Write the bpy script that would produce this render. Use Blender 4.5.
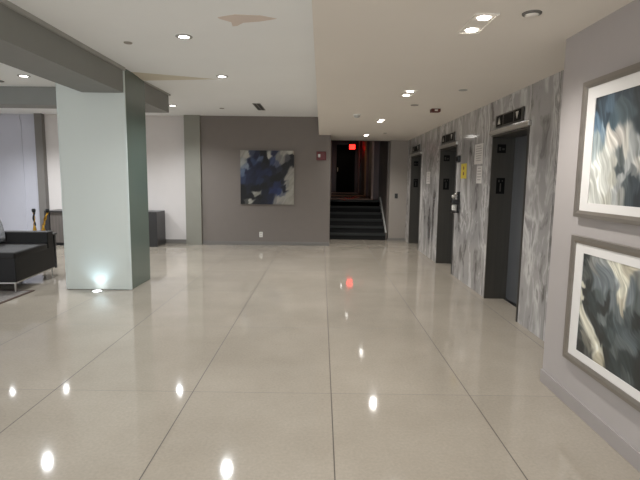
import bpy, bmesh, math, random
from mathutils import Vector, Matrix, noise
random.seed(7)
PI = math.pi
S = bpy.context.scene
COL = S.collection
for o in list(bpy.data.objects):
    bpy.data.objects.remove(o, do_unlink=True)

# ------------------------------------------------------------------ camera, world, exposure
cam_d = bpy.data.cameras.new('camera'); cam = bpy.data.objects.new('camera', cam_d); COL.objects.link(cam)
cam_d.sensor_fit = 'HORIZONTAL'; cam_d.sensor_width = 36.0
cam_d.lens = 481.4 / 640 * 36.0
cam_d.clip_start = 0.05; cam_d.clip_end = 100
F = 481.4
Yc = Vector((1.5, 60, -F)).normalized()
Zc = -Vector((-48, -3862, -F)).normalized()
Zc = (Zc - Yc * Yc.dot(Zc)).normalized()
Xc = Yc.cross(Zc)
R3 = Matrix((Xc, Yc, Zc))
cam.matrix_world = Matrix.Translation((0, 0, 1.55)) @ R3.to_4x4()
S.camera = cam

S.view_settings.view_transform = 'Standard'
S.view_settings.look = 'None'
S.view_settings.gamma = 1
S.view_settings.use_curve_mapping = False
S.view_settings.exposure = 1.2

W = bpy.data.worlds.new('world'); S.world = W; W.use_nodes = True
W.node_tree.nodes['Background'].inputs[0].default_value = (0.92, 0.97, 1.0, 1)
W.node_tree.nodes['Background'].inputs[1].default_value = 1.5

WARM = (1.0, 0.985, 0.95)
NEUT = (0.94, 0.975, 1.0)
P_LOW, P_HIGH = 41, 54
FAR = 1.75    # stronger lamps deep in the lobby

# ------------------------------------------------------------------ materials
def srgb(r, g, b):
    f = lambda c: (c / 255) / 12.92 if c / 255 <= 0.04045 else ((c / 255 + 0.055) / 1.055) ** 2.4
    return (f(r), f(g), f(b), 1)

def mat(name, rgb, rough=0.5, metal=0.0, spec=0.5, var=0.04, scale=6.0, coat=0.0, bump=0.0, bscale=60.0, aniso=None):
    m = bpy.data.materials.new(name); m.use_nodes = True
    nt = m.node_tree; N = nt.nodes; L = nt.links
    b = N['Principled BSDF']
    c = srgb(*rgb)
    b.inputs['Roughness'].default_value = rough
    b.inputs['Metallic'].default_value = metal
    b.inputs['Specular IOR Level'].default_value = spec
    if coat: b.inputs['Coat Weight'].default_value = coat; b.inputs['Coat Roughness'].default_value = 0.05
    tc = N.new('ShaderNodeTexCoord')
    src = tc.outputs['Object']
    if aniso:
        mp = N.new('ShaderNodeMapping'); mp.inputs['Scale'].default_value = aniso
        L.new(src, mp.inputs['Vector']); src = mp.outputs['Vector']
    n = N.new('ShaderNodeTexNoise'); n.inputs['Scale'].default_value = scale; n.inputs['Detail'].default_value = 5
    L.new(src, n.inputs['Vector'])
    r = N.new('ShaderNodeValToRGB')
    r.color_ramp.elements[0].position = 0.3; r.color_ramp.elements[1].position = 0.7
    r.color_ramp.elements[0].color = (*[x * (1 - var) for x in c[:3]], 1)
    r.color_ramp.elements[1].color = (*[min(1, x * (1 + var)) for x in c[:3]], 1)
    L.new(n.outputs['Fac'], r.inputs['Fac']); L.new(r.outputs['Color'], b.inputs['Base Color'])
    if bump:
        n2 = N.new('ShaderNodeTexNoise'); n2.inputs['Scale'].default_value = bscale; n2.inputs['Detail'].default_value = 3
        L.new(src, n2.inputs['Vector'])
        bp = N.new('ShaderNodeBump'); bp.inputs['Strength'].default_value = bump; bp.inputs['Distance'].default_value = 0.01
        L.new(n2.outputs['Fac'], bp.inputs['Height']); L.new(bp.outputs['Normal'], b.inputs['Normal'])
    return m

def emit(name, rgb, strength):
    m = bpy.data.materials.new(name); m.use_nodes = True
    b = m.node_tree.nodes['Principled BSDF']
    b.inputs['Base Color'].default_value = (*rgb, 1)
    b.inputs['Emission Color'].default_value = (*rgb, 1)
    b.inputs['Emission Strength'].default_value = strength
    return m

def math_node(nt, op, a, b=None, c=None):
    n = nt.nodes.new('ShaderNodeMath'); n.operation = op
    for i, v in enumerate((a, b, c)):
        if v is None: continue
        if isinstance(v, (int, float)): n.inputs[i].default_value = v
        else: nt.links.new(v, n.inputs[i])
    return n.outputs[0]

def floor_material():
    m = bpy.data.materials.new('polished_concrete'); m.use_nodes = True
    nt = m.node_tree; N = nt.nodes; L = nt.links; b = N['Principled BSDF']
    tc = N.new('ShaderNodeTexCoord'); sp = N.new('ShaderNodeSeparateXYZ'); L.new(tc.outputs['Object'], sp.inputs[0])
    def line(coord, off, step, w):
        v = math_node(nt, 'DIVIDE', math_node(nt, 'SUBTRACT', coord, off), step)
        fr = math_node(nt, 'ABSOLUTE', math_node(nt, 'SUBTRACT', v, math_node(nt, 'ROUND', v)))
        return math_node(nt, 'LESS_THAN', math_node(nt, 'MULTIPLY', fr, step), w)
    lx = line(sp.outputs[0], 0.09, 1.012, 0.0034)
    ly = line(sp.outputs[1], 3.36, 1.575, 0.0028)
    joint = math_node(nt, 'MAXIMUM', lx, math_node(nt, 'MULTIPLY', ly, 0.8))
    n1 = N.new('ShaderNodeTexNoise'); n1.inputs['Scale'].default_value = 0.8; n1.inputs['Detail'].default_value = 6; n1.inputs['Roughness'].default_value = 0.6
    L.new(tc.outputs['Object'], n1.inputs['Vector'])
    n2 = N.new('ShaderNodeTexNoise'); n2.inputs['Scale'].default_value = 55; n2.inputs['Detail'].default_value = 4
    L.new(tc.outputs['Object'], n2.inputs['Vector'])
    r = N.new('ShaderNodeValToRGB'); e = r.color_ramp.elements
    e[0].position = 0.3; e[0].color = srgb(*FLOOR_A); e[1].position = 0.7; e[1].color = srgb(*FLOOR_B)
    L.new(n1.outputs['Fac'], r.inputs['Fac'])
    mx = N.new('ShaderNodeMix'); mx.data_type = 'RGBA'; mx.blend_type = 'OVERLAY'; mx.inputs[0].default_value = 0.16
    L.new(r.outputs['Color'], mx.inputs[6]); L.new(n2.outputs['Fac'], mx.inputs[7])
    # each poured bay a slightly different tone
    fx = math_node(nt, 'ROUND', math_node(nt, 'DIVIDE', math_node(nt, 'SUBTRACT', sp.outputs[0], 0.596), 1.012))
    fy = math_node(nt, 'ROUND', math_node(nt, 'DIVIDE', math_node(nt, 'SUBTRACT', sp.outputs[1], 4.147), 1.575))
    cb = N.new('ShaderNodeCombineXYZ'); L.new(fx, cb.inputs[0]); L.new(fy, cb.inputs[1])
    wn = N.new('ShaderNodeTexWhiteNoise'); L.new(cb.outputs[0], wn.inputs['Vector'])
    hs = N.new('ShaderNodeHueSaturation'); L.new(mx.outputs[2], hs.inputs['Color'])
    L.new(math_node(nt, 'ADD', math_node(nt, 'MULTIPLY', wn.outputs['Value'], 0.07), 0.965), hs.inputs['Value'])
    mj = N.new('ShaderNodeMix'); mj.data_type = 'RGBA'
    L.new(joint, mj.inputs[0]); L.new(hs.outputs['Color'], mj.inputs[6]); mj.inputs[7].default_value = srgb(76, 68, 60)
    L.new(mj.outputs[2], b.inputs['Base Color'])
    rr = N.new('ShaderNodeMapRange'); rr.inputs['To Min'].default_value = 0.035; rr.inputs['To Max'].default_value = 0.09
    L.new(n1.outputs['Fac'], rr.inputs['Value'])
    L.new(math_node(nt, 'ADD', rr.outputs[0], math_node(nt, 'MULTIPLY', joint, 0.5)), b.inputs['Roughness'])
    b.inputs['Specular IOR Level'].default_value = 0.55
    return m

def marble_material():
    m = bpy.data.materials.new('grey_veined_marble'); m.use_nodes = True
    nt = m.node_tree; N = nt.nodes; L = nt.links; b = N['Principled BSDF']
    tc = N.new('ShaderNodeTexCoord'); sp = N.new('ShaderNodeSeparateXYZ'); L.new(tc.outputs['Object'], sp.inputs[0])
    # slab index decides an offset so that the veining breaks at each joint
    sl = math_node(nt, 'FLOOR', math_node(nt, 'DIVIDE', math_node(nt, 'SUBTRACT', sp.outputs[1], 0.28), 0.62))
    cb = N.new('ShaderNodeCombineXYZ')
    L.new(math_node(nt, 'MULTIPLY', sl, 3.7), cb.inputs[0])
    L.new(math_node(nt, 'MULTIPLY', sl, 1.9), cb.inputs[2])
    va = N.new('ShaderNodeVectorMath'); va.operation = 'ADD'; L.new(tc.outputs['Object'], va.inputs[0]); L.new(cb.outputs[0], va.inputs[1])
    mp = N.new('ShaderNodeMapping'); mp.inputs['Rotation'].default_value = (0.62, 0, 0); mp.inputs['Scale'].default_value = (1, 1.15, 0.5)
    L.new(va.outputs[0], mp.inputs['Vector'])
    nd = N.new('ShaderNodeTexNoise'); nd.inputs['Scale'].default_value = 1.6; nd.inputs['Detail'].default_value = 3
    L.new(mp.outputs[0], nd.inputs['Vector'])
    mxv = N.new('ShaderNodeVectorMath'); mxv.operation = 'MULTIPLY_ADD'
    L.new(nd.outputs['Color'], mxv.inputs[0]); mxv.inputs[1].default_value = (1.0, 1.0, 1.0); L.new(mp.outputs[0], mxv.inputs[2])
    n1 = N.new('ShaderNodeTexNoise'); n1.inputs['Scale'].default_value = 2.2; n1.inputs['Detail'].default_value = 7; n1.inputs['Roughness'].default_value = 0.55
    L.new(mxv.outputs[0], n1.inputs['Vector'])
    r = N.new('ShaderNodeValToRGB'); e = r.color_ramp.elements
    e[0].position = 0.34; e[0].color = srgb(104, 101, 99); e[1].position = 0.70; e[1].color = srgb(212, 208, 204)
    for p, c in ((0.42, (156, 153, 152)), (0.50, (160, 157, 155)), (0.57, (196, 193, 191)), (0.62, (142, 139, 138))):
        q = e.new(p); q.color = srgb(*c)
    L.new(n1.outputs['Fac'], r.inputs['Fac'])
    n3 = N.new('ShaderNodeTexNoise'); n3.inputs['Scale'].default_value = 1.7; n3.inputs['Detail'].default_value = 5
    L.new(mxv.outputs[0], n3.inputs['Vector'])
    vein = math_node(nt, 'ABSOLUTE', math_node(nt, 'SUBTRACT', n3.outputs['Fac'], 0.5))
    vr = N.new('ShaderNodeMapRange'); vr.inputs['From Min'].default_value = 0.0; vr.inputs['From Max'].default_value = 0.022
    vr.inputs['To Min'].default_value = 0.28; vr.inputs['To Max'].default_value = 0.0; L.new(vein, vr.inputs['Value'])
    mv = N.new('ShaderNodeMix'); mv.data_type = 'RGBA'; L.new(vr.outputs[0], mv.inputs[0]); L.new(r.outputs['Color'], mv.inputs[6])
    mv.inputs[7].default_value = srgb(218, 216, 214)
    v = math_node(nt, 'DIVIDE', math_node(nt, 'SUBTRACT', sp.outputs[1], 0.28), 0.62)
    fr = math_node(nt, 'MULTIPLY', math_node(nt, 'ABSOLUTE', math_node(nt, 'SUBTRACT', v, math_node(nt, 'ROUND', v))), 0.62)
    j = math_node(nt, 'LESS_THAN', fr, 0.0025)
    mj = N.new('ShaderNodeMix'); mj.data_type = 'RGBA'; L.new(j, mj.inputs[0]); L.new(mv.outputs[2], mj.inputs[6]); mj.inputs[7].default_value = srgb(70, 67, 65)
    L.new(mj.outputs[2], b.inputs['Base Color'])
    b.inputs['Roughness'].default_value = 0.09
    return m

FLOOR_A, FLOOR_B = (150, 141, 128), (166, 157, 144)
M = dict(
    floor=floor_material(), marble=marble_material(),
    ceil=mat('ceiling_paint', (243, 244, 244), 0.8, var=0.012, scale=1.5),
    ceil_low=mat('soffit_paint', (228, 221, 212), 0.8, var=0.012, scale=1.5),
    step_tan=mat('tan_step_face', (212, 204, 186), 0.85, var=0.03),  # darker tan than the ceiling around the step
    patch=mat('bare_plaster', (222, 208, 198), 0.9, var=0.02, scale=5),
    wall_back=mat('taupe_paint', (122, 114, 108), 0.7, var=0.015),
    wall_stair=mat('light_taupe_paint', (146, 138, 130), 0.7, var=0.015),
    wall_pic=mat('warm_grey_paint', (172, 165, 162), 0.65, var=0.012),
    wall_pale=mat('pale_grey_paint', (214, 208, 205), 0.7, var=0.012),
    wall_panel=mat('frosted_wall_panel', (196, 196, 206), 0.45, var=0.012),
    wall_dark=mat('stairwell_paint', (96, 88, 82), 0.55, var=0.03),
    beam=mat('charcoal_paint', (134, 134, 130), 0.6, var=0.02),
    pilaster=mat('stone_grey_paint', (138, 136, 126), 0.6, var=0.02),
    base=mat('grey_skirting', (118, 114, 110), 0.5, var=0.02),
    base_light=mat('picture_wall_skirting', (158, 151, 148), 0.45, var=0.02),
    trimlight=mat('pale_trim', (166, 165, 160), 0.6),
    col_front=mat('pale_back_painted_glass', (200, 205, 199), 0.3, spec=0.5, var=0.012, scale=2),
    col_shaded=mat('shaded_column_glass', (93, 104, 96), 0.12, spec=0.6, var=0.015, scale=2),  # column glass darkened: side shade and dark reflections put into the colour
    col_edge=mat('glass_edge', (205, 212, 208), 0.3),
    steel=mat('dark_brushed_steel', (70, 67, 62), 0.4, metal=0.35, var=0.08, scale=30, aniso=(1, 1, 0.05)),
    steel_door=mat('elevator_door_steel', (108, 110, 114), 0.35, metal=0.5, var=0.06, scale=30, aniso=(1, 1, 0.05)),
    chrome=mat('polished_steel', (190, 186, 180), 0.38, metal=0.8),
    black=mat('black_plastic', (18, 18, 18), 0.35),
    blackplate=mat('black_plate', (5, 5, 5), 0.6, spec=0.15),
    cover=mat('painted_cover', (150, 144, 136), 0.6),
    dim=mat('grey_marking', (96, 92, 86), 0.5),
    lens=mat('frosted_lens', (190, 184, 174), 0.4),
    white=mat('white_plastic', (222, 220, 214), 0.45),
    paper=mat('notice_paper', (205, 200, 196), 0.6),
    ink=mat('printed_ink', (158, 153, 150), 0.7),
    yellow=mat('yellow_card', (200, 178, 62), 0.6, var=0.05),
    red=mat('red_plastic', (98, 12, 12), 0.4),
    redbrown=mat('dark_red_plastic', (92, 44, 34), 0.5),
    leather=mat('black_leather', (22, 20, 20), 0.5, spec=0.3, bump=0.25, bscale=90, var=0.1, scale=12),
    leather_seat=mat('seat_leather', (24, 21, 20), 0.5, spec=0.3, bump=0.3, bscale=70, var=0.12, scale=9),
    pillow=mat('pillow_fabric', (132, 132, 134), 0.9, var=0.4, scale=26, bump=0.4),
    rug=mat('grey_rug', (118, 112, 108), 0.95, var=0.3, scale=22, bump=0.6),
    rug_edge=mat('brown_rug_border', (78, 62, 54), 0.95, var=0.1),
    console=mat('grey_oak', (96, 90, 86), 0.5, var=0.16, scale=9, aniso=(3, 3, 0.4)),
    console_dark=mat('dark_lacquer', (48, 47, 47), 0.35),
    gold=mat('gold_metal', (206, 160, 62), 0.28, metal=1.0),
    carpet=mat('black_carpet', (16, 16, 16), 0.95, var=0.2, scale=60, bump=0.3),
    nosing=mat('grey_nosing', (36, 38, 37), 0.8),
    wood_red=mat('maroon_wood', (66, 30, 24), 0.3, var=0.2, scale=8, aniso=(3, 3, 0.3)),
    wood_gold=mat('golden_wood', (132, 88, 42), 0.35, var=0.15, scale=8, aniso=(3, 3, 0.3)),
    wood_pink=mat('pinkish_stone', (160, 130, 118), 0.4, var=0.1),
    landing=mat('dark_landing_floor', (54, 42, 36), 0.25),
    door_dark=mat('black_door', (5, 5, 5), 0.7, spec=0.1),
    frame=mat('champagne_frame', (142, 135, 127), 0.32, metal=0.55, var=0.07, scale=14, aniso=(1, 0.3, 1)),
    matboard=mat('white_mat_board', (226, 222, 218), 0.7, var=0.01),
    lamp=emit('lamp_face', (1.0, 0.97, 0.92), 7),
    lamp_dim=emit('dim_lamp_face', (1.0, 0.93, 0.82), 7),
    uplamp=emit('uplight_lens', (0.9, 0.97, 1.0), 3.5),
    exit=emit('exit_red', (1.0, 0.03, 0.02), 1.4),
)
def paint_mat(name, rough, coat):
    m = bpy.data.materials.new(name); m.use_nodes = True
    nt = m.node_tree; b = nt.nodes['Principled BSDF']
    a = nt.nodes.new('ShaderNodeVertexColor'); a.layer_name = 'paint'
    nt.links.new(a.outputs['Color'], b.inputs['Base Color'])
    b.inputs['Roughness'].default_value = rough
    b.inputs['Coat Weight'].default_value = coat; b.inputs['Coat Roughness'].default_value = 0.03
    return m
M['print'] = paint_mat('swirled_ink_print', 0.5, 0.6)
M['canvas'] = paint_mat('swirled_canvas_paint', 0.6, 0.0)

# ------------------------------------------------------------------ mesh helpers
def BM(): return bmesh.new()

def box(bm, x0, x1, y0, y1, z0, z1, bev=0.0, seg=2):
    r = bmesh.ops.create_cube(bm, size=1)
    vs = r['verts']
    for v in vs:
        v.co = Vector(((x0 + x1) / 2 + v.co.x * (x1 - x0), (y0 + y1) / 2 + v.co.y * (y1 - y0), (z0 + z1) / 2 + v.co.z * (z1 - z0)))
    if bev:
        es = list({e for v in vs for e in v.link_edges})
        bmesh.ops.bevel(bm, geom=es, offset=bev, segments=seg, profile=0.5, affect='EDGES')
    return bm

def cyl(bm, p0, p1, r0, r1=None, n=20, caps=True):
    r1 = r0 if r1 is None else r1
    p0, p1 = Vector(p0), Vector(p1); d = p1 - p0
    mt = Matrix.Translation((p0 + p1) / 2) @ d.to_track_quat('Z', 'Y').to_matrix().to_4x4()
    bmesh.ops.create_cone(bm, cap_ends=caps, segments=n, radius1=r0, radius2=r1, depth=d.length, matrix=mt)
    return bm

def lathe(bm, c, prof, n=24):
    rings = []
    for r, z in prof:
        rings.append([bm.verts.new((c[0] + r * math.cos(2 * PI * k / n), c[1] + r * math.sin(2 * PI * k / n), c[2] + z)) for k in range(n)])
    for a, b in zip(rings, rings[1:]):
        for k in range(n): bm.faces.new((a[k], a[(k + 1) % n], b[(k + 1) % n], b[k]))
    bm.faces.new(rings[0][::-1]); bm.faces.new(rings[-1])
    return bm

def prism(bm, pts, d):
    """closed polygon pts (3D), pushed by vector d"""
    a = [bm.verts.new(p) for p in pts]; b = [bm.verts.new(Vector(p) + Vector(d)) for p in pts]
    bm.faces.new(a); bm.faces.new(b[::-1])
    n = len(a)
    for i in range(n): bm.faces.new((a[i], b[i], b[(i + 1) % n], a[(i + 1) % n]))
    return bm

WLOC = {}
def obj(name, bm, m, parent=None, smooth=False, origin=None):
    if bm.faces: bmesh.ops.recalc_face_normals(bm, faces=bm.faces)
    org = WLOC[parent.name] if parent else Vector(origin or (0, 0, 0))
    bmesh.ops.translate(bm, verts=bm.verts, vec=-org)
    me = bpy.data.meshes.new(name); bm.to_mesh(me); bm.free()
    me.materials.append(m)
    if smooth:
        for p in me.polygons: p.use_smooth = True
    o = bpy.data.objects.new(name, me); COL.objects.link(o)
    if parent: o.parent = parent
    else: o.location = org
    WLOC[o.name] = org
    return o

def tag(o, label, cat, group=None):
    o['label'] = label; o['category'] = cat
    if group: o['group'] = group
    return o

def thing(name, label, cat, loc, group=None):
    o = bpy.data.objects.new(name, None); COL.objects.link(o); o.location = loc
    o.empty_display_size = 0.1
    WLOC[o.name] = Vector(loc)
    return tag(o, label, cat, group)

def struct(name, bm, m, parent=None):
    o = obj(name, bm, m, parent)
    if parent is None: o['kind'] = 'structure'
    return o

def dup(root, loc, label, group=None):
    r = root.copy(); COL.objects.link(r); r.location = loc; r['label'] = label
    if group: r['group'] = group
    for ch in list(root.children):
        c = ch.copy(); COL.objects.link(c); c.parent = r
        for g in list(ch.children):
            d = g.copy(); COL.objects.link(d); d.parent = c
    return r

def text(name, s, size, m, parent, loc, rot, depth=0.002):
    cu = bpy.data.curves.new(name, 'FONT'); cu.body = s; cu.size = size; cu.extrude = depth
    cu.align_x = 'CENTER'; cu.align_y = 'CENTER'
    t = bpy.data.objects.new(name, cu)
    COL.objects.link(t)
    dg = bpy.context.evaluated_depsgraph_get()
    me = bpy.data.meshes.new_from_object(t.evaluated_get(dg))
    bpy.data.objects.remove(t, do_unlink=True)
    me.materials.clear(); me.materials.append(m)
    o = bpy.data.objects.new(name, me); COL.objects.link(o)
    o.parent = parent; o.location = Vector(loc) - WLOC[parent.name]; o.rotation_euler = rot
    return o

# ------------------------------------------------------------------ the setting
ZH, ZL = 2.985, 2.58          # high ceiling, dropped ceiling
XM = 2.21                     # marble face
XP = 1.755                    # picture wall face
YB = 11.32                    # back wall
REAR = -4.0
struct('floor', box(BM(), -9.2, 2.7, REAR, 12.75, -0.2, 0), M['floor'])

bm = BM()
box(bm, -9.2, -0.07, REAR, 11.6, ZH, ZH + 0.3)
# shallow wedge where the far ceiling panel sags below the near one
v = [bm.verts.new(p) for p in ((-2.62, 7.24, 2.955), (-1.45, 7.24, 2.984), (-2.62, 9.6, 2.984), (-2.62, 7.24, 2.99), (-1.45, 7.24, 2.99), (-2.62, 9.6, 2.99))]
for f in ((0, 1, 2), (3, 5, 4), (0, 3, 4, 1), (1, 4, 5, 2), (2, 5, 3, 0)): bm.faces.new([v[i] for i in f])
c0 = struct('ceiling', bm, M['ceil'])
struct('ceiling', box(BM(), -0.07, 2.7, REAR, 12.75, ZL, ZH + 0.3), M['ceil_low'])
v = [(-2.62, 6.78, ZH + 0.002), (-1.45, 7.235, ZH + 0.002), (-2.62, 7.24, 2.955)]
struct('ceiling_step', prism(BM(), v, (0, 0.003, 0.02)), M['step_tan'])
pp = [(-0.95, 4.52), (-0.78, 4.44), (-0.56, 4.46), (-0.42, 4.54), (-0.58, 4.62), (-0.74, 4.66), (-0.81, 4.75), (-0.86, 4.77), (-0.85, 4.65), (-0.94, 4.56)]
pp = [(x, y, ZH - 0.002) for x, y in pp]
struct('ceiling_patch', prism(BM(), pp, (0, 0, 0.004)), M['patch'])

# back wall of the lobby (taupe) and the stair opening beside it
struct('wall_back', box(BM(), -3.0, 0.205, YB, 12.7, 0, ZH), M['wall_back'])
struct('wall_back_pale', box(BM(), -6.55, -3.0, YB + 0.1, 11.6, 0, ZH), M['wall_pale'])
bm = BM(); box(bm, -9.2, -7.03, YB + 0.1, 11.6, 0, ZH); box(bm, -7.02, -6.55, YB + 0.1, 11.6, 0, ZH)
struct('wall_back_panelled', bm, M['wall_panel'])
struct('trim_1', box(BM(), -7.05, -7.0, YB + 0.085, YB + 0.1, 0, 2.85), M['wall_panel'])
struct('trim_2', box(BM(), -3.165, -2.80, YB - 0.08, YB + 0.1, 0, ZH), M['pilaster'])
struct('trim_3', box(BM(), -6.62, -6.45, YB - 0.03, YB + 0.1, 0, ZH), M['base'])
struct('wall_left', box(BM(), -9.4, -9.2, REAR, 11.6, 0, ZH), M['wall_panel'])
struct('wall_right', box(BM(), XP, 2.7, REAR, 3.635, 0, ZL), M['wall_pic'])
struct('baseboard_right', box(BM(), XP - 0.014, XP, REAR, 3.64, 0, 0.1, 0.003), M['base_light'])
struct('baseboard_back', box(BM(), -2.80, 0.205, YB - 0.014, YB, 0, 0.085, 0.003), M['base'])
struct('baseboard_back_pale', box(BM(), -6.45, -3.165, YB + 0.086, YB + 0.1, 0, 0.1, 0.003), M['base'])
# short wall to the right of the stairs, and the stairwell's two side walls
struct('wall_beside_stairs', box(BM(), 1.765, 2.5, 12.55, 12.75, 0, ZL), M['wall_stair'])
struct('baseboard_beside_stairs', box(BM(), 1.74, 2.2, 12.538, 12.55, 0, 0.06), M['base'])
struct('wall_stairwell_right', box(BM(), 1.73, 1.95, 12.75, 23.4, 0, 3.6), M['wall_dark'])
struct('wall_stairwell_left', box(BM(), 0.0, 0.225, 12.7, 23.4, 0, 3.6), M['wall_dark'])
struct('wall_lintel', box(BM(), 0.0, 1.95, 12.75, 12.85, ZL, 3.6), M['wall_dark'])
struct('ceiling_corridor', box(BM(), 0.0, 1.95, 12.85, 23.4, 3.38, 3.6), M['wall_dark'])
struct('floor_corridor', box(BM(), 0.225, 1.73, 14.06, 23.4, 0.7, 0.978), M['landing'])
struct('wall_corridor_end', box(BM(), 0.225, 1.73, 23.05, 23.4, 0.978, 3.38), M['wood_red'])

# marble cladding with three openings
OPEN = [(5.24, 6.35), (7.98, 9.10), (10.80, 12.02)]
ZO = 2.16
bm = BM()
ys = [3.635] + [q for o in OPEN for q in o] + [12.55]
for i in range(0, len(ys), 2): box(bm, XM, 2.62, ys[i], ys[i + 1], 0, ZL)
for a, b in OPEN: box(bm, XM, 2.62, a, b, ZO, ZL)
struct('wall_elevators', bm, M['marble'])
struct('wall_elevator_shaft', box(BM(), 2.62, 2.8, 3.6, 12.75, 0, ZL), M['steel'])

# grey beams under the ceiling: one along the lobby, one across
bm = BM(); box(bm, -3.18, -2.63, REAR, 6.56, 2.66, ZH); box(bm, -3.18, -2.63, 7.30, 8.45, 2.66, ZH); box(bm, -3.18, -2.64, 6.56, 7.3, 2.66, ZH)
struct('trim_4', bm, M['beam'])
struct('trim_5', box(BM(), -9.2, -3.18, 7.98, 8.40, 2.70, ZH), M['beam'])
bm = BM(); box(bm, -2.63, -2.60, REAR, 6.56, 2.945, ZH); box(bm, -2.63, -2.60, 7.30, 8.47, 2.945, ZH)
struct('trim_6', bm, M['trimlight'])

# glass-clad column
t = thing('column', 'square floor-to-ceiling column clad in pale green glass', 'column', (-3.07, 6.92, 0))
obj('core', box(BM(), -3.50, -2.64, 6.57, 7.29, 0, ZH), M['col_shaded'], t)
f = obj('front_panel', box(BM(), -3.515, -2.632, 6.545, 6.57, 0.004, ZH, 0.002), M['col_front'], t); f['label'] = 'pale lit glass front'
f = obj('side_panel', box(BM(), -2.64, -2.62, 6.572, 7.295, 0.004, ZH, 0.002), M['col_shaded'], t); f['label'] = 'glass side with shade in its green grey colour'
obj('side_panel', box(BM(), -3.52, -3.50, 6.572, 7.295, 0.004, ZH, 0.002), M['col_shaded'], t)
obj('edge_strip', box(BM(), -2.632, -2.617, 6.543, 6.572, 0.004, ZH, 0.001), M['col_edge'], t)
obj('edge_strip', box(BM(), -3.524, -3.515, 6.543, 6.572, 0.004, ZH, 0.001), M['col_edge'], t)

# ------------------------------------------------------------------ lamps
def spot(name, loc, power, color, angle, blend, parent, up=False, size=0.045):
    d = bpy.data.lights.new(name, 'SPOT'); d.energy = power; d.color = color
    d.spot_size = math.radians(angle); d.spot_blend = blend; d.shadow_soft_size = size
    o = bpy.data.objects.new(name, d); COL.objects.link(o); o.parent = parent
    o.location = Vector(loc) - WLOC[parent.name]
    if up: o.rotation_euler = up
    return o

def twin_downlight(x, y, z, label, group, p=P_LOW, col=WARM, lampm=None):
    if y > 7.5: p *= FAR
    t = thing('twin_downlight', label, 'ceiling light', (x, y, z), group)
    bm = BM(); w, l = 0.075, 0.20
    box(bm, x - w, x + w, y - l, y - l + 0.012, z - 0.008, z); box(bm, x - w, x + w, y + l - 0.012, y + l, z - 0.008, z)
    box(bm, x - w, x - w + 0.012, y - l + 0.012, y + l - 0.012, z - 0.008, z); box(bm, x + w - 0.012, x + w, y - l + 0.012, y + l - 0.012, z - 0.008, z)
    obj('trim_frame', bm, M['ceil_low'], t)
    obj('backing', box(BM(), x - w + 0.012, x + w - 0.012, y - l + 0.012, y + l - 0.012, z - 0.003, z), M['ceil_low'], t)
    for s in (-1, 1):
        obj('lamp', cyl(BM(), (x, y + s * 0.125, z - 0.008), (x, y + s * 0.125, z - 0.003), 0.038, n=24), lampm or M['lamp'], t)
    spot('lamp_beam', (x, y, z - 0.03), p, col, 142, 0.9, t)
    return t

def downlight(x, y, z, label, group, p=P_HIGH, col=NEUT, lampm=None):
    if 7.0 < y < 12: p *= FAR
    t = thing('downlight', label, 'ceiling light', (x, y, z), group)
    bm = BM()
    for a in range(1):
        n = 32; R = [(0.085, 0.0), (0.085, -0.006), (0.0525, -0.008), (0.0525, 0.0)]
        rings = [[bm.verts.new((x + r * math.cos(2 * PI * k / n), y + r * math.sin(2 * PI * k / n), z + h)) for k in range(n)] for r, h in R]
        for q in range(4):
            A, B = rings[q], rings[(q + 1) % 4]
            for k in range(n): bm.faces.new((A[k], A[(k + 1) % n], B[(k + 1) % n], B[k]))
    obj('trim_ring', bm, M['trimlight'], t)
    obj('lamp', cyl(BM(), (x, y, z - 0.006), (x, y, z - 0.001), 0.052, n=28), lampm or M['lamp'], t)
    spot('lamp_beam', (x, y, z - 0.03), p, col, 142, 0.9, t)
    return t

g1 = 'twin downlights along the dropped ceiling'
for y, lb in ((3.31, 'nearest twin-lamp downlight on the dropped ceiling, at its top right'),
              (5.85, 'second twin-lamp downlight on the dropped ceiling, before the smoke detector'),
              (8.49, 'third twin-lamp downlight, just past the smoke detector'),
              (11.18, 'farthest twin-lamp downlight, nearest the stair opening')):
    twin_downlight(1.01, y, ZL, lb, g1)
for y, lb in ((0.7, 'twin-lamp downlight on the dropped ceiling, just overhead of the viewer'), (-1.9, 'twin-lamp downlight on the dropped ceiling, well behind the viewer')):
    twin_downlight(1.01, y, ZL, lb, 'downlights behind the viewer')
g2 = 'round downlights in the high ceiling'
for x, y, lb in ((-1.42, 5.12, 'round downlight in the high ceiling, nearest the bare plaster patch'),
                 (-1.42, 7.02, 'round downlight at the tip of the ceiling seam'),
                 (-2.98, 9.82, 'round downlight beyond the end of the grey beam'),
                 (-4.30, 7.15, 'round downlight left of the long beam, near the glass column'),
                 (-5.40, 9.80, 'round downlight beyond the cross beam, nearer the column'),
                 (-6.45, 9.65, 'round downlight beyond the cross beam, farther left')):
    downlight(x, y, ZH, lb, g2)
for x, y, lb in ((-1.42, 2.4, 'in the middle row, first one ahead of the viewer'), (-1.42, -0.4, 'in the middle row, level with the viewer'), (-1.42, -2.8, 'in the middle row, behind the viewer'),
                 (-4.3, 0.9, 'beyond the long beam, level with the viewer'), (-4.3, -1.8, 'beyond the long beam, behind the viewer'),
                 (-7.2, 6.0, 'over the left end of the lounge, far one'), (-7.2, 2.5, 'over the left end of the lounge, near one')):
    downlight(x, y, ZH, 'round downlight in the high ceiling ' + lb, 'downlights outside the picture')
for y, lb in ((17.2, 'dim downlight in the corridor above the stairs, nearer'), (22.2, 'dim downlight in the corridor above the stairs, by the door')):
    downlight(0.98, y, 3.38, lb, 'corridor downlights', p=9, col=(1, 0.78, 0.56))

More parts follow.
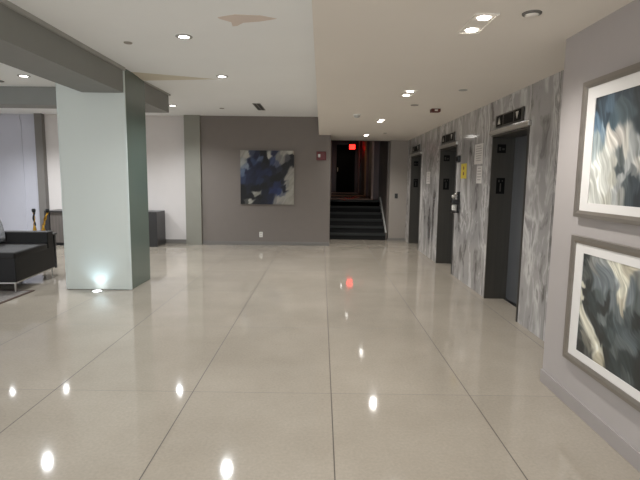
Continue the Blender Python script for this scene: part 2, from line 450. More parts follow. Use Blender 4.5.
t = thing('floor_uplight', 'small round uplight set in the floor at the foot of the column', 'floor light', (-3.05, 6.44, 0))
obj('trim_ring', lathe(BM(), (-3.05, 6.44, 0), [(0.075, 0.0), (0.075, 0.003), (0.06, 0.005)]), M['chrome'], t)
obj('lens', lathe(BM(), (-3.05, 6.44, 0.005), [(0.058, 0), (0.052, 0.003)]), M['uplamp'], t)
spot('uplight_beam', (-3.05, 6.40, 0.03), 1.8, (0.62, 0.84, 1.0), 110, 1.0, t, up=(math.radians(180 - 22), 0, 0), size=0.03)

# ------------------------------------------------------------------ ceiling fittings
def disc(name, x, y, z, r, label, cat, m='trimlight', h=0.012):
    o = obj(name, lathe(BM(), (x, y, z), [(r * 0.6, -h), (r * 0.92, -h * 0.75), (r, -h * 0.2), (r, 0)]), M[m], origin=(x, y, z))
    return tag(o, label, cat)
disc('sprinkler_cover', -2.09, 5.37, ZH, 0.045, 'small round cover plate on the high ceiling left of the plaster patch', 'sprinkler cover', 'cover')
disc('sprinkler_cover', -2.06, 10.12, ZH, 0.05, 'small round cover plate on the high ceiling beside the black slot vent', 'sprinkler cover', 'cover')
disc('sprinkler_cover', 1.588, 5.62, ZL, 0.05, 'flat round cover on the dropped ceiling in front of the elevators', 'sprinkler cover', 'trimlight', 0.008)
disc('sprinkler_cover', 1.255, 6.74, ZL, 0.055, 'flat round cover between the second downlight and the red ceiling box', 'sprinkler cover', 'cover', 0.01)
disc('sprinkler_cover', 1.366, 10.67, ZL, 0.04, 'tiny round cover on the dropped ceiling near the stairs', 'sprinkler cover', 'cover', 0.01)
disc('sprinkler_cover', -4.93, 7.55, ZH, 0.075, 'dark round ceiling fitting at the left edge by the cross beam', 'ceiling fitting', 'base')
t = thing('ceiling_speaker', 'round domed fitting on the dropped ceiling above the framed prints', 'ceiling fitting', (1.275, 3.10, ZL))
obj('rim', lathe(BM(), (1.275, 3.10, ZL), [(0.045, -0.012), (0.056, -0.008), (0.058, 0)]), M['dim'], t)
obj('dome', lathe(BM(), (1.275, 3.10, ZL - 0.012), [(0.018, -0.010), (0.034, -0.007), (0.043, 0)]), M['ceil_low'], t, True)
t = thing('smoke_detector', 'white smoke detector with a domed body on the dropped ceiling', 'smoke detector', (0.546, 7.77, ZL))
obj('base', lathe(BM(), (0.546, 7.77, ZL), [(0.062, -0.016), (0.066, 0)]), M['white'], t)
obj('body', lathe(BM(), (0.546, 7.77, ZL - 0.016), [(0.02, -0.034), (0.04, -0.028), (0.05, -0.008), (0.052, 0)]), M['trimlight'], t, True)
t = thing('ceiling_alarm', 'small dark red box on the dropped ceiling before the second elevator', 'alarm', (1.62, 7.09, ZL))
obj('housing', box(BM(), 1.555, 1.685, 7.03, 7.15, ZL - 0.045, ZL, 0.006), M['redbrown'], t)
obj('lens', box(BM(), 1.60, 1.64, 7.012, 7.03, ZL - 0.036, ZL - 0.012, 0.003), M['lens'], t)
t = thing('slot_vent', 'black twin-slot air vent in the far high ceiling', 'air vent', (-1.265, 9.87, ZH))
obj('frame', box(BM(), -1.345, -1.185, 9.42, 10.32, ZH - 0.004, ZH), M['trimlight'], t)
for s in (-0.036, 0.036):
    obj('slot', box(BM(), -1.265 + s - 0.026, -1.265 + s + 0.026, 9.44, 10.30, ZH - 0.008, ZH - 0.004), M['black'], t)

# ------------------------------------------------------------------ paintings
def paint(points, u, v, seed, warp, ang, along, streak):
    ca, sa = math.cos(ang), math.sin(ang)
    q = Vector((u * 2.6 + seed, v * 2.6 - seed, seed * 0.7))
    x = u + noise.noise(q) * warp; y = v + noise.noise(q + Vector((5.2, 1.3, 2.1))) * warp
    q = Vector((x * 7 + seed, y * 7, seed))
    x += noise.noise(q) * warp * 0.35; y += noise.noise(q + Vector((3.1, 7.7, 1.9))) * warp * 0.35
    a = x * ca + y * sa; c = -x * sa + y * ca          # along and across the flow of the paint
    d = noise.noise(Vector((c * 11, a * 2.0, seed))) + 0.5 * noise.noise(Vector((c * 27, a * 4.0, seed + 5))) + 0.25 * noise.noise(Vector((c * 60, a * 7, seed + 9)))
    x += ca * d * along; y += sa * d * along
    sw = 0; col = [0, 0, 0]
    for px, py, pc in points:
        w = ((x - px) ** 2 + (y - py) ** 2 + 2e-4) ** -3.0
        sw += w
        for k in range(3): col[k] += w * pc[k]
    s = noise.noise(Vector((c * 20, a * 3 + seed, 3.3))) + 0.7 * noise.noise(Vector((c * 50, a * 6 + seed, 1.3)))
    s2 = noise.noise(Vector((x * 5, y * 5, seed + 2)))
    ridge = max(0, 1 - abs(noise.noise(Vector((c * 6, a * 1.6, seed + 12)))) * 16)
    add = streak * (34 * s + 16 * s2 + 40 * ridge * (0.5 + s2))
    col = [k / sw for k in col]
    add *= 0.25 + sum(col) / 3 / 150
    return [max(2, min(250, k + add)) for k in col]

def art_mesh(name, m, parent, p0, du, dv, n, points, seed, warp, ang, along, streak, thick=None, ustretch=1.0):
    """grid from top-left p0 with edge vectors du, dv; per-vertex paint colours"""
    p0, du, dv = Vector(p0), Vector(du), Vector(dv)
    org = WLOC[parent.name]
    vs, fs, cs = [], [], []
    for j in range(n + 1):
        for i in range(n + 1):
            u, v = i / n, j / n
            vs.append(p0 + du * u + dv * v - org); cs.append(srgb(*paint(points, u * ustretch, v, seed, warp, ang, along, streak)))
    for j in range(n):
        for i in range(n):
            a = j * (n + 1) + i; fs.append((a, a + n + 1, a + n + 2, a + 1))
    if thick:
        T = Vector(thick); k = len(vs); q = [0, n, (n + 1) * (n + 1) - 1, n * (n + 1)]
        for c in q: vs.append(vs[c] + T); cs.append(cs[c])
        fs.append((k, k + 1, k + 2, k + 3))
        for i in range(4): fs.append((q[i], q[(i + 1) % 4], k + (i + 1) % 4, k + i))
    me = bpy.data.meshes.new(name); me.from_pydata(vs, [], fs); me.update()
    ca = me.color_attributes.new('paint', 'FLOAT_COLOR', 'POINT')
    for i, c in enumerate(cs): ca.data[i].color = c
    me.materials.append(m)
    o = bpy.data.objects.new(name, me); COL.objects.link(o); o.parent = parent
    WLOC[o.name] = org
    return o

NV, TL_, SL, GR, LG, CR, BL = (20, 30, 38), (32, 42, 48), (48, 64, 76), (100, 108, 112), (156, 158, 156), (214, 214, 206), (88, 112, 132)
UP = [(0, .03, NV), (.12, .1, (52, 68, 80)), (.28, .12, (84, 104, 120)), (.45, .05, (46, 60, 70)), (.62, .1, TL_), (.8, .08, (40, 50, 56)), (1, .1, NV),
      (.03, .28, BL), (.14, .3, (120, 138, 150)), (.24, .22, SL), (.36, .24, (70, 88, 98)), (.5, .2, (62, 76, 82)), (.66, .26, TL_), (.85, .24, (46, 58, 64)), (1, .3, (52, 64, 70)),
      (.06, .44, (150, 160, 160)), (.16, .5, CR), (.30, .38, (196, 190, 180)), (.40, .36, (188, 182, 174)), (.42, .50, (92, 98, 98)), (.52, .44, (190, 186, 176)), (.62, .42, LG),
      (.72, .40, (82, 92, 96)), (.82, .42, (186, 180, 172)), (.95, .44, (96, 106, 110)),
      (.04, .64, CR), (.2, .66, CR), (.34, .58, (176, 174, 164)), (.44, .63, (64, 72, 74)), (.56, .58, LG), (.70, .60, (196, 192, 184)), (.66, .68, (110, 114, 114)), (.85, .60, GR), (1, .58, LG),
      (.05, .82, CR), (.2, .86, CR), (.34, .78, (186, 184, 172)), (.50, .74, LG), (.58, .80, (66, 74, 76)), (.70, .76, (44, 54, 60)), (.84, .72, (120, 124, 126)), (.95, .70, (170, 168, 162)),
      (.06, .97, CR), (.24, .97, (190, 188, 176)), (.42, .92, LG), (.52, .97, (150, 150, 144)), (.66, .93, (50, 60, 64)), (.82, .90, NV), (1, .88, (40, 52, 60))]
DK, DT, CM = (18, 26, 28), (32, 44, 46), (204, 200, 182)
LO = [(.0, .02, DK), (.06, .10, (60, 66, 66)), (.14, .05, (120, 120, 116)), (.24, .04, (128, 130, 128)), (.36, .10, GR), (.50, .03, CM), (.60, .10, CM), (.72, .05, (190, 182, 162)), (.86, .08, (120, 122, 118)), (1, .05, (170, 166, 150)),
      (.02, .22, (70, 74, 72)), (.10, .28, DK), (.22, .22, (98, 106, 110)), (.36, .26, (106, 114, 118)), (.50, .24, (116, 122, 124)), (.62, .24, CM), (.68, .32, (180, 172, 152)), (.78, .24, GR), (.92, .26, (86, 94, 94)),
      (.03, .36, CM), (.12, .42, DK), (.22, .40, DT), (.32, .36, (84, 94, 96)), (.40, .44, DK), (.52, .40, (98, 106, 110)), (.66, .44, (96, 104, 106)), (.80, .42, (60, 70, 72)), (.95, .44, DK),
      (.04, .50, CM), (.10, .54, CM), (.18, .56, DK), (.32, .54, DT), (.42, .58, (92, 100, 100)), (.54, .58, DT), (.68, .58, (60, 72, 76)), (.82, .60, (76, 86, 90)), (.96, .60, (58, 68, 70)),
      (.02, .66, (60, 64, 60)), (.14, .66, CM), (.20, .74, CM), (.28, .68, DK), (.42, .70, DT), (.58, .72, (60, 72, 74)), (.74, .74, (86, 94, 96)), (.90, .76, DK),
      (.04, .80, (48, 54, 54)), (.13, .82, (110, 108, 98)), (.26, .84, CM), (.32, .92, CM), (.36, .80, DK), (.50, .84, DT), (.62, .86, (78, 86, 86)), (.78, .88, DT), (.94, .90, DK),
      (.04, .96, DK), (.18, .97, (70, 72, 70)), (.34, .99, (176, 168, 146)), (.46, .96, DK), (.62, .98, DT), (.80, .98, (70, 78, 78)), (1, .98, DK)]
BK, NB, BG, BU = (4, 5, 9), (12, 19, 46), (150, 146, 136), (26, 36, 72)
BA = [(.03, .05, BG), (.12, .10, (164, 160, 150)), (.22, .04, (60, 66, 86)), (.32, .08, NB), (.38, .12, (70, 80, 104)), (.46, .05, BK), (.48, .15, BK), (.56, .06, (170, 168, 158)), (.64, .05, (30, 34, 60)), (.72, .10, (120, 118, 116)), (.82, .06, BG), (.93, .05, (172, 168, 156)), (1, .03, (150, 140, 126)),
      (.04, .25, (140, 142, 138)), (.10, .30, (110, 120, 134)), (.18, .24, NB), (.27, .20, (40, 52, 84)), (.34, .28, NB), (.46, .24, (12, 14, 28)), (.60, .18, (50, 60, 92)), (.68, .24, (80, 84, 104)), (.78, .20, (124, 122, 118)), (.90, .18, (70, 68, 70)), (.98, .14, BK),
      (.03, .42, (84, 98, 122)), (.12, .42, (14, 22, 50)), (.24, .40, NB), (.36, .40, (16, 24, 56)), (.52, .38, (20, 29, 62)), (.60, .34, (16, 20, 40)), (.72, .34, (36, 38, 52)), (.84, .30, BK), (.95, .24, BK), (.98, .36, (140, 136, 128)),
      (.03, .56, (36, 46, 76)), (.14, .56, (14, 22, 50)), (.28, .54, NB), (.37, .56, (24, 34, 64)), (.48, .52, (12, 16, 34)), (.62, .50, BK), (.74, .46, BK), (.82, .42, (18, 18, 24)), (.90, .48, (146, 142, 134)), (.98, .55, BG),
      (.03, .72, BK), (.16, .70, (10, 14, 30)), (.30, .68, BK), (.44, .66, BK), (.56, .62, (14, 18, 34)), (.66, .62, BU), (.74, .60, (28, 36, 70)), (.80, .58, (22, 24, 34)), (.86, .62, (130, 128, 124)), (.82, .72, (20, 22, 34)), (.95, .70, (156, 152, 142)),
      (.03, .86, BK), (.14, .86, BK), (.22, .84, BK), (.30, .80, (150, 148, 138)), (.34, .88, BK), (.46, .80, (10, 14, 32)), (.60, .78, (26, 36, 78)), (.72, .80, (34, 46, 88)), (.80, .82, (96, 98, 108)), (.90, .86, BG),
      (.04, .98, BK), (.12, .97, (70, 70, 66)), (.20, .94, (158, 156, 146)), (.26, .98, (20, 20, 24)), (.40, .95, (10, 14, 30)), (.55, .94, (12, 18, 44)), (.64, .97, (120, 118, 116)), (.76, .93, (148, 144, 136)), (.95, .97, BG)]

t = thing('canvas_painting', 'large square blue black and beige abstract canvas on the back wall', 'painting', (-1.26, YB, 0.97))
c = art_mesh('canvas', M['canvas'], t, (-1.885, YB - 0.04, 2.21), (1.245, 0, 0), (0, 0, -1.24), 170, BA, 3.0, 0.05, -0.95, 0.07, 0.35, thick=(0, 0.038, 0))

def framed(z0, z1, pts, seed, label, la, ang):
    y0, y1 = 2.20, 3.285; x1, x0 = XP - 0.001, XP - 0.036
    t = thing('framed_print', label, 'picture', (XP, (y0 + y1) / 2, z0), 'framed prints on the right wall')
    fw = 0.045
    bm = BM()
    # mitred frame with a raised outer edge and an inner slope
    prof = [(0, x1), (0, x0), (fw * 0.55, x0), (fw, x0 + 0.008), (fw, x1)]
    rings = []
    for d, x in prof:
        rings.append([bm.verts.new(p) for p in ((x, y1 - d, z0 + d), (x, y1 - d, z1 - d), (x, y0 + d, z1 - d), (x, y0 + d, z0 + d))])
    for i in range(len(rings)):
        A, B = rings[i], rings[(i + 1) % len(rings)]
        for k in range(4): bm.faces.new((A[k], A[(k + 1) % 4], B[(k + 1) % 4], B[k]))
    obj('frame', bm, M['frame'], t)
    aw = 0.13 if la else 0.135
    bm = BM(); xm = x0 + 0.014
    A = [(y1 - fw, z0 + fw), (y1 - fw, z1 - fw), (y0 + fw, z1 - fw), (y0 + fw, z0 + fw)]
    mt = 0.12 if la else 0.105
    mb = 0.098
    B = [(y1 - 0.14, z0 + mb), (y1 - 0.14, z1 - mt), (y0 + 0.14, z1 - mt), (y0 + 0.14, z0 + mb)]
    va = [[bm.verts.new((x, y, z)) for y, z in P] for x, P in ((xm + 0.008, A), (xm, A), (xm, B), (xm + 0.008, B))]
    for i in range(4):
        P, Q = va[i], va[(i + 1) % 4]
        for k in range(4): bm.faces.new((P[k], P[(k + 1) % 4], Q[(k + 1) % 4], Q[k]))
    obj('mat_board', bm, M['matboard'], t)
    art_mesh('print', M['print'], t, (xm + 0.004, y1 - 0.14, z1 - mt), (0, -(y1 - y0 - 0.28), 0), (0, 0, -(z1 - z0 - mt - mb)), 220, pts, seed, 0.13, ang, 0.085, 0.85, thick=(0.003, 0, 0), ustretch=1.2)
framed(1.325, 2.207, UP, 1.7, 'framed abstract print of white and slate blue swirls, the upper on the right wall', True, 1.25)
framed(0.336, 1.198, LO, 6.4, 'framed abstract print of dark teal with cream streaks, the lower on the right wall', False, 1.0)

# ------------------------------------------------------------------ elevators
def arrow(bm, yc, zc, s, up, x0, x1):
    d = 1 if up else -1
    prism(bm, [(x0, yc - s, zc - d * s), (x0, yc + s, zc - d * s), (x0, yc, zc + d * s)], (x1 - x0, 0, 0))
def elevator(y0, y1, label):
    yc = (y0 + y1) / 2; XD = 2.49
    t = thing('elevator', label, 'elevator', (2.45, yc, 0), 'elevators in the marble wall')
    j = obj('jamb', box(BM(), XM - 0.008, XD + 0.03, y1 - 0.03, y1 - 0.002, 0, ZO), M['steel'], t)
    # plates on the far jamb, facing the lobby
    p = obj('floor_plate', box(BM(), 2.265, 2.375, y1 - 0.036, y1 - 0.0302, 1.925, 2.035, 0.002), M['blackplate'], j)
    k = BM(); box(k, 2.283, 2.31, y1 - 0.038, y1 - 0.036, 1.955, 2.0); box(k, 2.328, 2.356, y1 - 0.038, y1 - 0.036, 1.96, 1.985)
    p = obj('floor_plate_marking', k, M['steel'], j)
    p = obj('sign_plate', box(BM(), 2.275, 2.385, y1 - 0.036, y1 - 0.0302, 1.40, 1.605, 0.002), M['blackplate'], j)
    k = BM(); box(k, 2.30, 2.315, y1 - 0.038, y1 - 0.036, 1.55, 1.58); box(k, 2.345, 2.358, y1 - 0.038, y1 - 0.036, 1.56, 1.575)
    box(k, 2.322, 2.336, y1 - 0.038, y1 - 0.036, 1.43, 1.535)
    obj('sign_marking', k, M['steel'], j)
    obj('jamb', box(BM(), XM - 0.008, XD + 0.03, y0 + 0.002, y0 + 0.03, 0, ZO), M['steel'], t)
    obj('head_jamb', box(BM(), XM - 0.008, XD + 0.03, y0 + 0.03, y1 - 0.03, ZO - 0.035, ZO - 0.002), M['steel'], t)
    ym = y1 - 0.03
    d = obj('door_panel', box(BM(), XD, XD + 0.03, y0 + 0.03, yc - 0.003, 0.012, ZO - 0.04), M['steel_door'], t)
    d = obj('door_panel', box(BM(), XD, XD + 0.03, yc + 0.003, ym - 0.002, 0.012, ZO - 0.04), M['steel_door'], t)
    obj('sill', box(BM(), XD - 0.035, XD + 0.0, y0 + 0.03, y1 - 0.03, 0, 0.008), M['black'], t)
    obj('header', box(BM(), XM - 0.035, XM - 0.0005, y0 - 0.04, y1 + 0.05, ZO - 0.012, ZO + 0.04, 0.006), M['chrome'], t)
    a, b = yc - 0.40, yc + 0.43
    z0, z1 = ZO + 0.065, ZO + 0.215
    q = obj('indicator_panel', box(BM(), XM - 0.02, XM - 0.0005, a, b, z0, z1, 0.003), M['steel'], t)
    obj('display', box(BM(), XM - 0.023, XM - 0.02, yc - 0.13, yc + 0.15, z0 + 0.018, z1 - 0.018), M['blackplate'], q)
    for cyy, up in ((b - 0.14, True), (a + 0.14, False)):
        obj('lantern_lens', box(BM(), XM - 0.026, XM - 0.02, cyy - 0.09, cyy + 0.09, z0 + 0.014, z1 - 0.014, 0.002), M['blackplate'], q)
        k = BM(); arrow(k, cyy, (z0 + z1) / 2, 0.04, up, XM - 0.029, XM - 0.026)
        obj('arrow', k, M['lens'], q)
    return t
elevator(*OPEN[0], 'nearest elevator, its dark steel jamb and door next to the right-hand marble')
elevator(*OPEN[1], 'middle elevator, between the white notices and the far marble pier')
elevator(*OPEN[2], 'farthest elevator, in the corner beside the stairs')

# things on the marble
def notice(name, y0, y1, z0, z1, label, cat, m, rows, group=None):
    t = thing(name, label, cat, (XM, (y0 + y1) / 2, z0), group)
    obj('sheet', box(BM(), XM - 0.005, XM - 0.0005, y0, y1, z0, z1), M[m], t)
    bm = BM(); h = (z1 - z0)
    for k in range(rows):
        z = z1 - h * (0.10 + 0.82 * k / rows); random.seed(k + int(y0 * 10))
        w = (y1 - y0) * random.uniform(0.55, 0.82); c = (y0 + y1) / 2
        box(bm, XM - 0.006, XM - 0.005, c - w / 2, c + w / 2, z - h * 0.30 / rows, z)
    obj('printed_lines', bm, M['ink'], t)
    return t
notice('notice', 6.70, 7.05, 1.80, 2.08, 'larger white printed notice, upper of two left of the nearest elevator', 'notice', 'paper', 7)
notice('notice', 6.70, 6.92, 1.53, 1.77, 'smaller white printed notice, lower of two left of the nearest elevator', 'notice', 'paper', 5)
notice('notice', 9.88, 10.20, 1.50, 1.745, 'narrow white notice on the marble pier between middle and farthest elevators', 'notice', 'paper', 6)
t = thing('yellow_notice', 'yellow card with two dark round symbols beside the middle elevator', 'notice', (XM, 7.56, 1.6))
obj('card', box(BM(), XM - 0.005, XM - 0.0005, 7.42, 7.70, 1.60, 1.83), M['yellow'], t)
for z in (1.675, 1.76):
    obj('symbol', cyl(BM(), (XM - 0.007, 7.56, z), (XM - 0.005, 7.56, z), 0.028, n=20), M['redbrown'], t)
t = thing('card_reader', 'small black square box above the yellow card', 'sensor box', (XM, 7.84, 1.86))
obj('housing', box(BM(), XM - 0.04, XM - 0.0005, 7.76, 7.92, 1.86, 1.965, 0.006), M['black'], t)
obj('faceplate', box(BM(), XM - 0.043, XM - 0.04, 7.79, 7.89, 1.88, 1.945), M['blackplate'], t)

t = thing('sanitizer_dispenser', 'black and chrome dispenser bracket on the marble next to the middle elevator', 'dispenser', (XM, 7.74, 1.05))
obj('back_plate', box(BM(), XM - 0.02, XM - 0.0005, 7.70, 7.80, 1.05, 1.39, 0.004), M['black'], t)
obj('holder', box(BM(), XM - 0.125, XM - 0.02, 7.69, 7.81, 1.19, 1.265, 0.012), M['black'], t)
b = obj('bottle', lathe(BM(), (XM - 0.075, 7.75, 1.09), [(0.03, 0), (0.034, 0.01), (0.034, 0.085), (0.022, 0.1)]), M['white'], t, True)
obj('pump', lathe(BM(), (XM - 0.085, 7.75, 1.265), [(0.018, 0), (0.018, 0.02), (0.034, 0.03), (0.036, 0.06), (0.016, 0.075)]), M['chrome'], t, True)
obj('spout', cyl(BM(), (XM - 0.075, 7.75, 1.345), (XM - 0.03, 7.75, 1.365), 0.012, n=12), M['chrome'], t, True)
obj('drip_tray', box(BM(), XM - 0.12, XM - 0.02, 7.69, 7.81, 1.055, 1.075, 0.006), M['black'], t)

# ------------------------------------------------------------------ wall fittings
t = thing('fire_alarm', 'red fire alarm strobe on the taupe wall beside the stairs', 'fire alarm', (-0.01, YB, 2.02))
obj('housing', box(BM(), -0.105, 0.085, YB - 0.045, YB - 0.0005, 2.02, 2.19, 0.008), M['red'], t)
obj('strobe_lens', box(BM(), -0.085, -0.035, YB - 0.065, YB - 0.045, 2.07, 2.14, 0.008), M['white'], t)
obj('mounting_plate', box(BM(), -0.125, 0.10, YB - 0.008, YB - 0.0005, 2.005, 2.205, 0.002), M['red'], t)
t = thing('power_outlet', 'white power outlet low on the taupe wall under the painting', 'outlet', (-1.415, YB, 0.19))
obj('plate', box(BM(), -1.455, -1.375, YB - 0.008, YB - 0.0005, 0.19, 0.315, 0.003), M['white'], t)
for z in (0.225, 0.28): obj('socket', box(BM(), -1.432, -1.398, YB - 0.0095, YB - 0.008, z - 0.015, z + 0.015), M['lens'], t)
t = thing('light_switch', 'small dark switch plate on the short wall right of the stairs', 'switch', (1.945, 12.55, 1.10))
obj('plate', box(BM(), 1.905, 1.985, 12.54, 12.5495, 1.10, 1.225, 0.003), M['console_dark'], t)
obj('toggle', box(BM(), 1.937, 1.953, 12.53, 12.54, 1.145, 1.18, 0.002), M['black'], t)

# ------------------------------------------------------------------ staircase and corridor
t = thing('staircase', 'dark carpeted staircase of six steps climbing from the lobby', 'stairs', (0.98, 12.58, 0))
for k in range(6):
    y = 12.58 + 0.30 * k
    if k < 5: s = obj('step', box(BM(), 0.227, 1.70, y, y + 0.30, 0.0 if k == 0 else 0.163 * k - 0.05, 0.163 * (k + 1)), M['carpet'], t)
    else: s = obj('step', box(BM(), 0.227, 1.70, y - 0.02, 14.06, 0.6, 0.978), M['carpet'], t)
    obj('nosing', box(BM(), 0.23, 1.698, y - 0.022, y + 0.12, 0.163 * (k + 1) - 0.05, 0.163 * (k + 1) + 0.004), M['nosing'], s)
pts = [(1.70, 12.57, 0.0), (1.70, 12.57, 0.19), (1.70, 14.06, 1.06), (1.70, 14.06, 0.75), (1.70, 12.9, 0.0)]
o = obj('stringer', prism(BM(), pts, (0.029, 0, 0)), M['wall_dark'], t)
obj('stringer_cap', prism(BM(), [(1.69, 12.565, 0.19), (1.69, 12.565, 0.21), (1.69, 14.06, 1.085), (1.69, 14.06, 1.06)], (0.038, 0, 0)), M['trimlight'], t)

def portal(y, xr, m, label):
    t = thing('door_portal', label, 'door frame', (0.95, y, 0.978), 'portals along the upper corridor')
    obj('jamb', box(BM(), xr, xr + 0.06, y, y + 0.12, 0.978, 3.36), M[m], t)
    obj('jamb', box(BM(), 0.227, 0.30, y, y + 0.12, 0.978, 3.36), M[m], t)
    obj('side_panel', box(BM(), xr + 0.06, 1.728, y + 0.01, y + 0.11, 0.978, 3.36), M['wood_red'], t)
    obj('threshold', box(BM(), 0.30, xr, y, y + 0.55, 0.978, 0.99), M[m], t)
portal(14.6, 1.50, 'wood_pink', 'pale pinkish door surround at the top of the stairs')
portal(17.9, 1.58, 'wood_gold', 'golden wooden door surround midway along the upper corridor')
portal(21.4, 1.62, 'wood_pink', 'narrow pale door surround at the end of the upper corridor')
t = struct('door_1', box(BM(), 0.70, 1.56, 22.99, 23.05, 0.985, 3.2), M['door_dark'])
obj('handle', box(BM(), 0.74, 0.77, 22.93, 22.99, 1.95, 2.15, 0.005), M['lens'], t)
t = thing('exit_sign', 'small red lit EXIT sign hanging in the dark corridor above the stairs', 'exit sign', (1.30, 21.0, 2.86))
obj('housing', box(BM(), 1.17, 1.43, 21.0, 21.05, 2.87, 3.08, 0.005), M['black'], t)
obj('lit_face', box(BM(), 1.18, 1.42, 20.99, 21.0, 2.88, 3.07), M['exit'], t)
text('lettering', 'EXIT', 0.105, M['redbrown'], t, (1.30, 20.985, 2.975), (PI / 2, 0, 0))
obj('hanger', cyl(BM(), (1.30, 21.025, 3.10), (1.30, 21.025, 3.38), 0.008, n=10), M['dim'], t)
d = bpy.data.lights.new('exit_glow', 'AREA'); d.shape = 'RECTANGLE'; d.size = 0.3; d.size_y = 0.2; d.energy = 0.8; d.color = (1, 0.04, 0.03)
o = bpy.data.objects.new('exit_glow', d); COL.objects.link(o); o.parent = t; o.location = (0, -0.03, 0.11); o.rotation_euler = (PI / 2, 0, 0)

# ------------------------------------------------------------------ left lounge
# sofa, turned a few degrees
t = thing('sofa', 'low black leather sofa with one square arm beside the column', 'sofa', (-4.06, 6.30, 0))
ox, oy = -4.06, 6.30
def sb(x0, x1, y0, y1, z0, z1, bev=0.02, seg=3): return box(BM(), ox + x0, ox + x1, oy + y0, oy + y1, z0, z1, bev, seg)
obj('base', sb(-1.10, 0, 0, 1.18, 0.14, 0.46, 0.012), M['leather'], t, False)
obj('seat', sb(-0.92, -0.001, 0.001, 0.975, 0.43, 0.545, 0.03, 4), M['leather_seat'], t, True)
obj('arm', sb(-1.10, -0.002, 0.98, 1.18, 0.41, 0.715, 0.02), M['leather'], t, False)
obj('backrest', sb(-1.12, -0.93, 0.0, 0.975, 0.41, 0.73, 0.03), M['leather'], t, False)
bm = BM()
for a in ((-1.09, -0.01, 0.01, 0.03), (-1.09, -0.01, 1.15, 1.17)): box(bm, ox + a[0], ox + a[1], oy + a[2], oy + a[3], 0.122, 0.14)
for a in ((-0.03, -0.01, 0.03, 1.15), (-1.09, -1.07, 0.03, 1.15)): box(bm, ox + a[0], ox + a[1], oy + a[2], oy + a[3], 0.122, 0.14)
obj('rail', bm, M['chrome'], t)
for x, y in ((-0.03, 0.03), (-0.03, 1.14), (-1.07, 0.03), (-1.07, 1.14)):
    obj('leg', cyl(BM(), (ox + x, oy + y, 0.0105 if y < 0.5 else 0.0005), (ox + x, oy + y, 0.124), 0.009, 0.014, n=12), M['chrome'], t)
t.rotation_euler = (0, 0, math.radians(6))

# pillow leaning in the far corner
bm = BM(); n = 14; P = {}
for s in (1, -1):
    for i in range(n + 1):
        for j in range(n + 1):
            u, v = i / n * 2 - 1, j / n * 2 - 1
            w = max(0, (1 - u ** 4) * (1 - v ** 4)) ** 0.5 * 0.065
            P[s, i, j] = bm.verts.new((s * w, u * 0.2 * (1 - 0.08 * v * v), v * 0.2 * (1 - 0.08 * u * u)))
    for i in range(n):
        for j in range(n):
            bm.faces.new([P[s, a, b] for a, b in ((i, j), (i + 1, j), (i + 1, j + 1), (i, j + 1))])
bmesh.ops.remove_doubles(bm, verts=bm.verts, dist=1e-4)
p = obj('throw_pillow', bm, M['pillow'], None, True)
p.location = (-4.87, 7.05, 0.745); p.rotation_euler = (0, math.radians(-14), math.radians(-20))
tag(p, 'grey patterned throw pillow on the black sofa at the left edge', 'pillow')

t = thing('rug', 'grey rug with a thin brown border under the sofa edge', 'rug', (-5.2, 4.9, 0))
obj('pile', box(BM(), -6.6, -3.93, 3.4, 6.38, 0.0, 0.010), M['rug'], t)
bm = BM(); box(bm, -3.93, -3.895, 3.36, 6.42, 0, 0.012); box(bm, -6.6, -3.93, 6.38, 6.42, 0, 0.012); box(bm, -6.6, -3.93, 3.36, 3.4, 0, 0.012)
obj('border', bm, M['rug_edge'], t)

# side table hidden behind the arm, carrying two black and gold ornaments
t = thing('side_table', 'small dark side table behind the arm of the sofa', 'table', (-4.85, 7.98, 0))
obj('tabletop', box(BM(), -5.20, -4.52, 7.78, 8.18, 0.57, 0.60, 0.004), M['console_dark'], t)
for x in (-5.17, -4.55):
    for y in (7.81, 8.15): obj('leg', box(BM(), x - 0.015, x + 0.015, y - 0.015, y + 0.015, 0, 0.57), M['console_dark'], t)

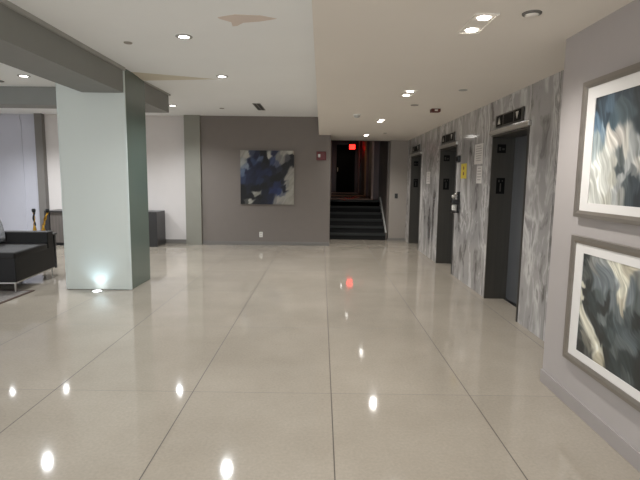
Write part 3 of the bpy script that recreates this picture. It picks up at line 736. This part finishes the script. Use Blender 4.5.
def ornament(x, y, lean, label):
    t = thing('ornament', label, 'ornament', (x, y, 0.60), 'black and gold ornaments')
    obj('base', lathe(BM(), (x, y, 0.60), [(0.036, 0), (0.036, 0.03), (0.03, 0.06), (0.02, 0.11), (0.012, 0.15)]), M['gold'], t, True)
    top = Vector((x + lean, y, 0.97)); bot = Vector((x, y, 0.735))
    for ph, m, nm in ((0, 'black' if lean == 0 else 'gold', 'stem'), (PI, 'gold', 'twisted_band')):
        bm = BM(); N = 26; prev = None
        for k in range(N + 1):
            f = k / N; c = bot.lerp(top, f); a = f * 2.2 * PI + ph
            rr = 0.014 if nm == 'stem' else 0.007
            c = c + Vector((math.cos(a), math.sin(a), 0)) * 0.012
            ring = [bm.verts.new(c + Vector((math.cos(q * PI / 4), math.sin(q * PI / 4), 0)) * rr) for q in range(8)]
            if prev:
                for q in range(8): bm.faces.new((prev[q], prev[(q + 1) % 8], ring[(q + 1) % 8], ring[q]))
            else: bm.faces.new(ring)
            prev = ring
        bm.faces.new(prev)
        obj(nm, bm, M[m], t, True)
    obj('cap', lathe(BM(), (x + lean, y, 0.955), [(0.018, 0), (0.030, 0.02), (0.030, 0.055), (0.022, 0.065)]), M['black'], t, True)
    return t
ornament(-4.775, 7.98, 0.0, 'upright black and gold ornament behind the sofa arm')
ornament(-4.63, 7.98, 0.085, 'leaning gold ornament with black top, nearer the column')

t = thing('console_cabinet', 'long low grey console cabinet against the pale wall behind the column', 'cabinet', (-4.95, 11.1, 0))
X0, X1, Y0, Y1 = -6.22, -3.69, 10.78, 11.36
obj('worktop', box(BM(), X0, X1, Y0, Y1, 0.76, 0.79, 0.003), M['console_dark'], t)
obj('end_panel', box(BM(), X0, X0 + 0.10, Y0 + 0.004, Y1, 0, 0.76), M['console_dark'], t)
obj('end_panel', box(BM(), X1 - 0.42, X1, Y0 + 0.004, Y1, 0, 0.76), M['console_dark'], t)
obj('body', box(BM(), X0 + 0.10, X1 - 0.42, Y0 + 0.06, Y1, 0.06, 0.76), M['console'], t)
w = (X1 - X0 - 0.52) / 4
for k in range(4):
    d = obj('door', box(BM(), X0 + 0.10 + w * k + 0.004, X0 + 0.10 + w * (k + 1) - 0.004, Y0 + 0.04, Y0 + 0.0595, 0.07, 0.75, 0.002), M['console'], t)
    obj('handle', box(BM(), X0 + 0.10 + w * (k + (0.9 if k % 2 == 0 else 0.1)) - 0.006, X0 + 0.10 + w * (k + (0.9 if k % 2 == 0 else 0.1)) + 0.006, Y0 + 0.025, Y0 + 0.04, 0.45, 0.6), M['chrome'], d)
obj('plinth', box(BM(), X0 + 0.10, X1 - 0.42, Y0 + 0.10, Y1, 0, 0.06), M['black'], t)
